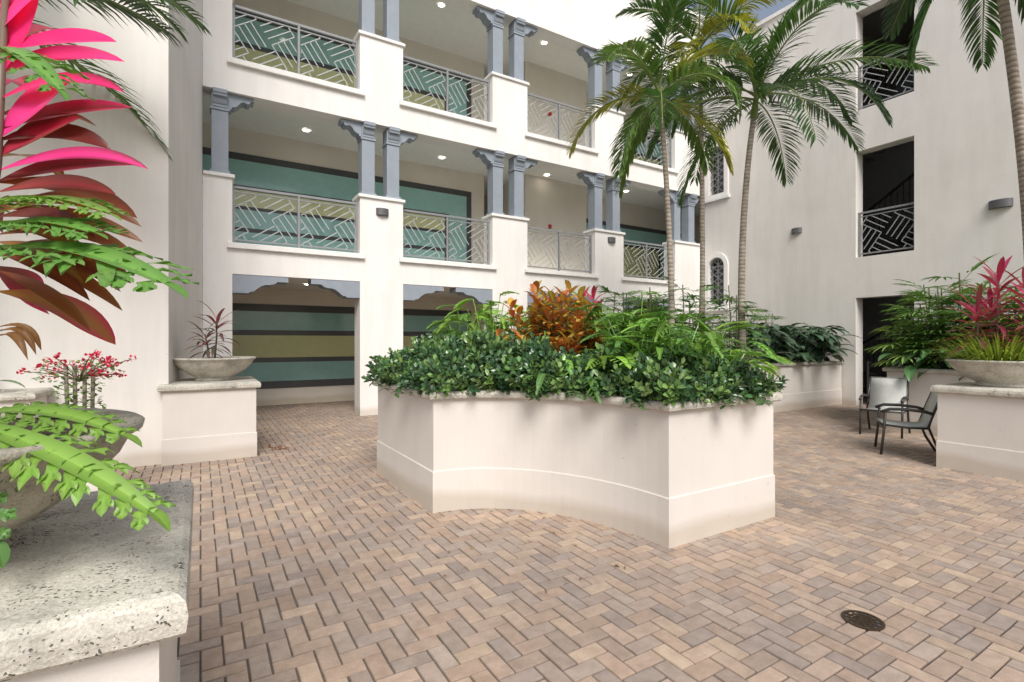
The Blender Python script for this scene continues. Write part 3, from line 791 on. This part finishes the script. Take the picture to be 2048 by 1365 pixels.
big((-.7,1.6,1.7),(-.55,1.3,1.75),.15,.08,PG); big((-.8,2.1,1.8),(-.9,2.4,1.8),.15,.08,PG2)
mb.obj('split_leaf_philodendron',recalc=False,col=True)

mb=MB()
for k in range(70):
    x,y=random.choice([(U(0,9),U(1,10)),(U(1.4,2.9),U(2.6,4.5)),(U(.7,1.2),U(7.5,9)),(U(7.2,9.5),U(1,5))])
    leaf(mb,(x,y,.006),dirv(U(0,6.28),U(0,.25)),U(.02,.055),U(.01,.022),U(0,.3),jit(random.choice([(.22,.12,.05),(.12,.07,.04),(.3,.2,.08),(.08,.06,.04)]),.2),M_LEAF,n=3,fold=.5)
for k in range(10):
    leaf(mb,(.95+U(-.12,.12),8.3+U(-.1,.1),.01),dirv(U(0,6.28),U(0,.5)),U(.08,.16),.03,.6,jit((.22,.08,.04),.2),M_LEAF,n=4,fold=.5)
mb.obj('fallen_leaves',recalc=False,col=True)

def chair(cx,cy,face):
    a=math.atan2(face[1],face[0])-math.pi/2; ca,sa=math.cos(a),math.sin(a)
    T=lambda x,y,z:(cx+x*ca-y*sa,cy+x*sa+y*ca,z)
    e=empty('patio_chair'); mb=MB()
    for s in (-.29,.29):
        mb.tube([T(s,.30,0),T(s,.27,.3),T(s,.25,.60)],.018,M_METAL,8)
        mb.tube([T(s,-.42,0),T(s,-.30,.22),T(s,-.23,.42),T(s*.96,-.30,.65),T(s*.93,-.40,.94)],.018,M_METAL,8)
        mb.tube([T(s,.30,.60),T(s,.20,.645),T(s,0,.65),T(s,-.2,.63),T(s*.96,-.285,.60)],.022,M_METAL,8)
        mb.tube([T(s*.93,.28,.42),T(s*.93,0,.395),T(s*.93,-.23,.40)],.015,M_METAL,8)
    for y,z in ((.28,.42),(-.23,.40)): mb.tube([T(-.29,y,z),T(.29,y,z)],.015,M_METAL,8)
    mb.tube([T(-.27,-.40,.94),T(.27,-.40,.94)],.013,M_METAL,8)
    mb.obj('frame',e,smooth=True)
    mb=MB(); pr=[(.285,.43),(.15,.405),(0,.395),(-.12,.395),(-.22,.41),(-.26,.50),(-.30,.65),(-.355,.80),(-.40,.945)]
    vs=[T(s,y,z+.006) for y,z in pr for s in (-.262,.262)]
    mb.add(vs,[(2*i,2*i+1,2*i+3,2*i+2) for i in range(len(pr)-1)],M_SLING)
    o=mb.obj('sling',e,smooth=True,recalc=False); sm=o.modifiers.new('s','SOLIDIFY'); sm.thickness=.008
chair(8.62,3.36,(-.50,.87)); chair(10.05,4.2,(-.97,-.22))

# ---------------------------------------------------------------- light, sky, camera
tv=V((.35,1,0)).normalized(); el=math.radians(46)
tv=V((tv.x*math.cos(el),tv.y*math.cos(el),-math.sin(el)))
sd=bpy.data.lights.new('sun','SUN'); sd.energy=2.95; sd.angle=math.radians(28); sd.color=(1,.97,.935)
so=bpy.data.objects.new('sun',sd); so.rotation_euler=tv.to_track_quat('-Z','Y').to_euler(); scene.collection.objects.link(so)
w=bpy.data.worlds.new('World'); scene.world=w; w.use_nodes=True; nt=w.node_tree
sk=nt.nodes.new('ShaderNodeTexSky'); sk.sky_type='NISHITA'; sk.sun_disc=False; sk.sun_elevation=el
sk.sun_rotation=math.atan2(-tv.x,-tv.y); sk.air_density=1.0; sk.dust_density=3; sk.ozone_density=.6
hs=nt.nodes.new('ShaderNodeHueSaturation'); hs.inputs['Saturation'].default_value=.6
bg=nt.nodes['Background']; nt.links.new(sk.outputs[0],hs.inputs['Color']); nt.links.new(hs.outputs[0],bg.inputs['Color']); bg.inputs['Strength'].default_value=.15
cd=bpy.data.cameras.new('camera'); cd.lens=18; cd.sensor_width=36; cd.clip_end=2000; cd.clip_start=.05
co=bpy.data.objects.new('camera',cd); co.location=(0,0,1.6); co.rotation_euler=(math.radians(90),0,math.radians(-31.3)); scene.collection.objects.link(co)
scene.camera=co
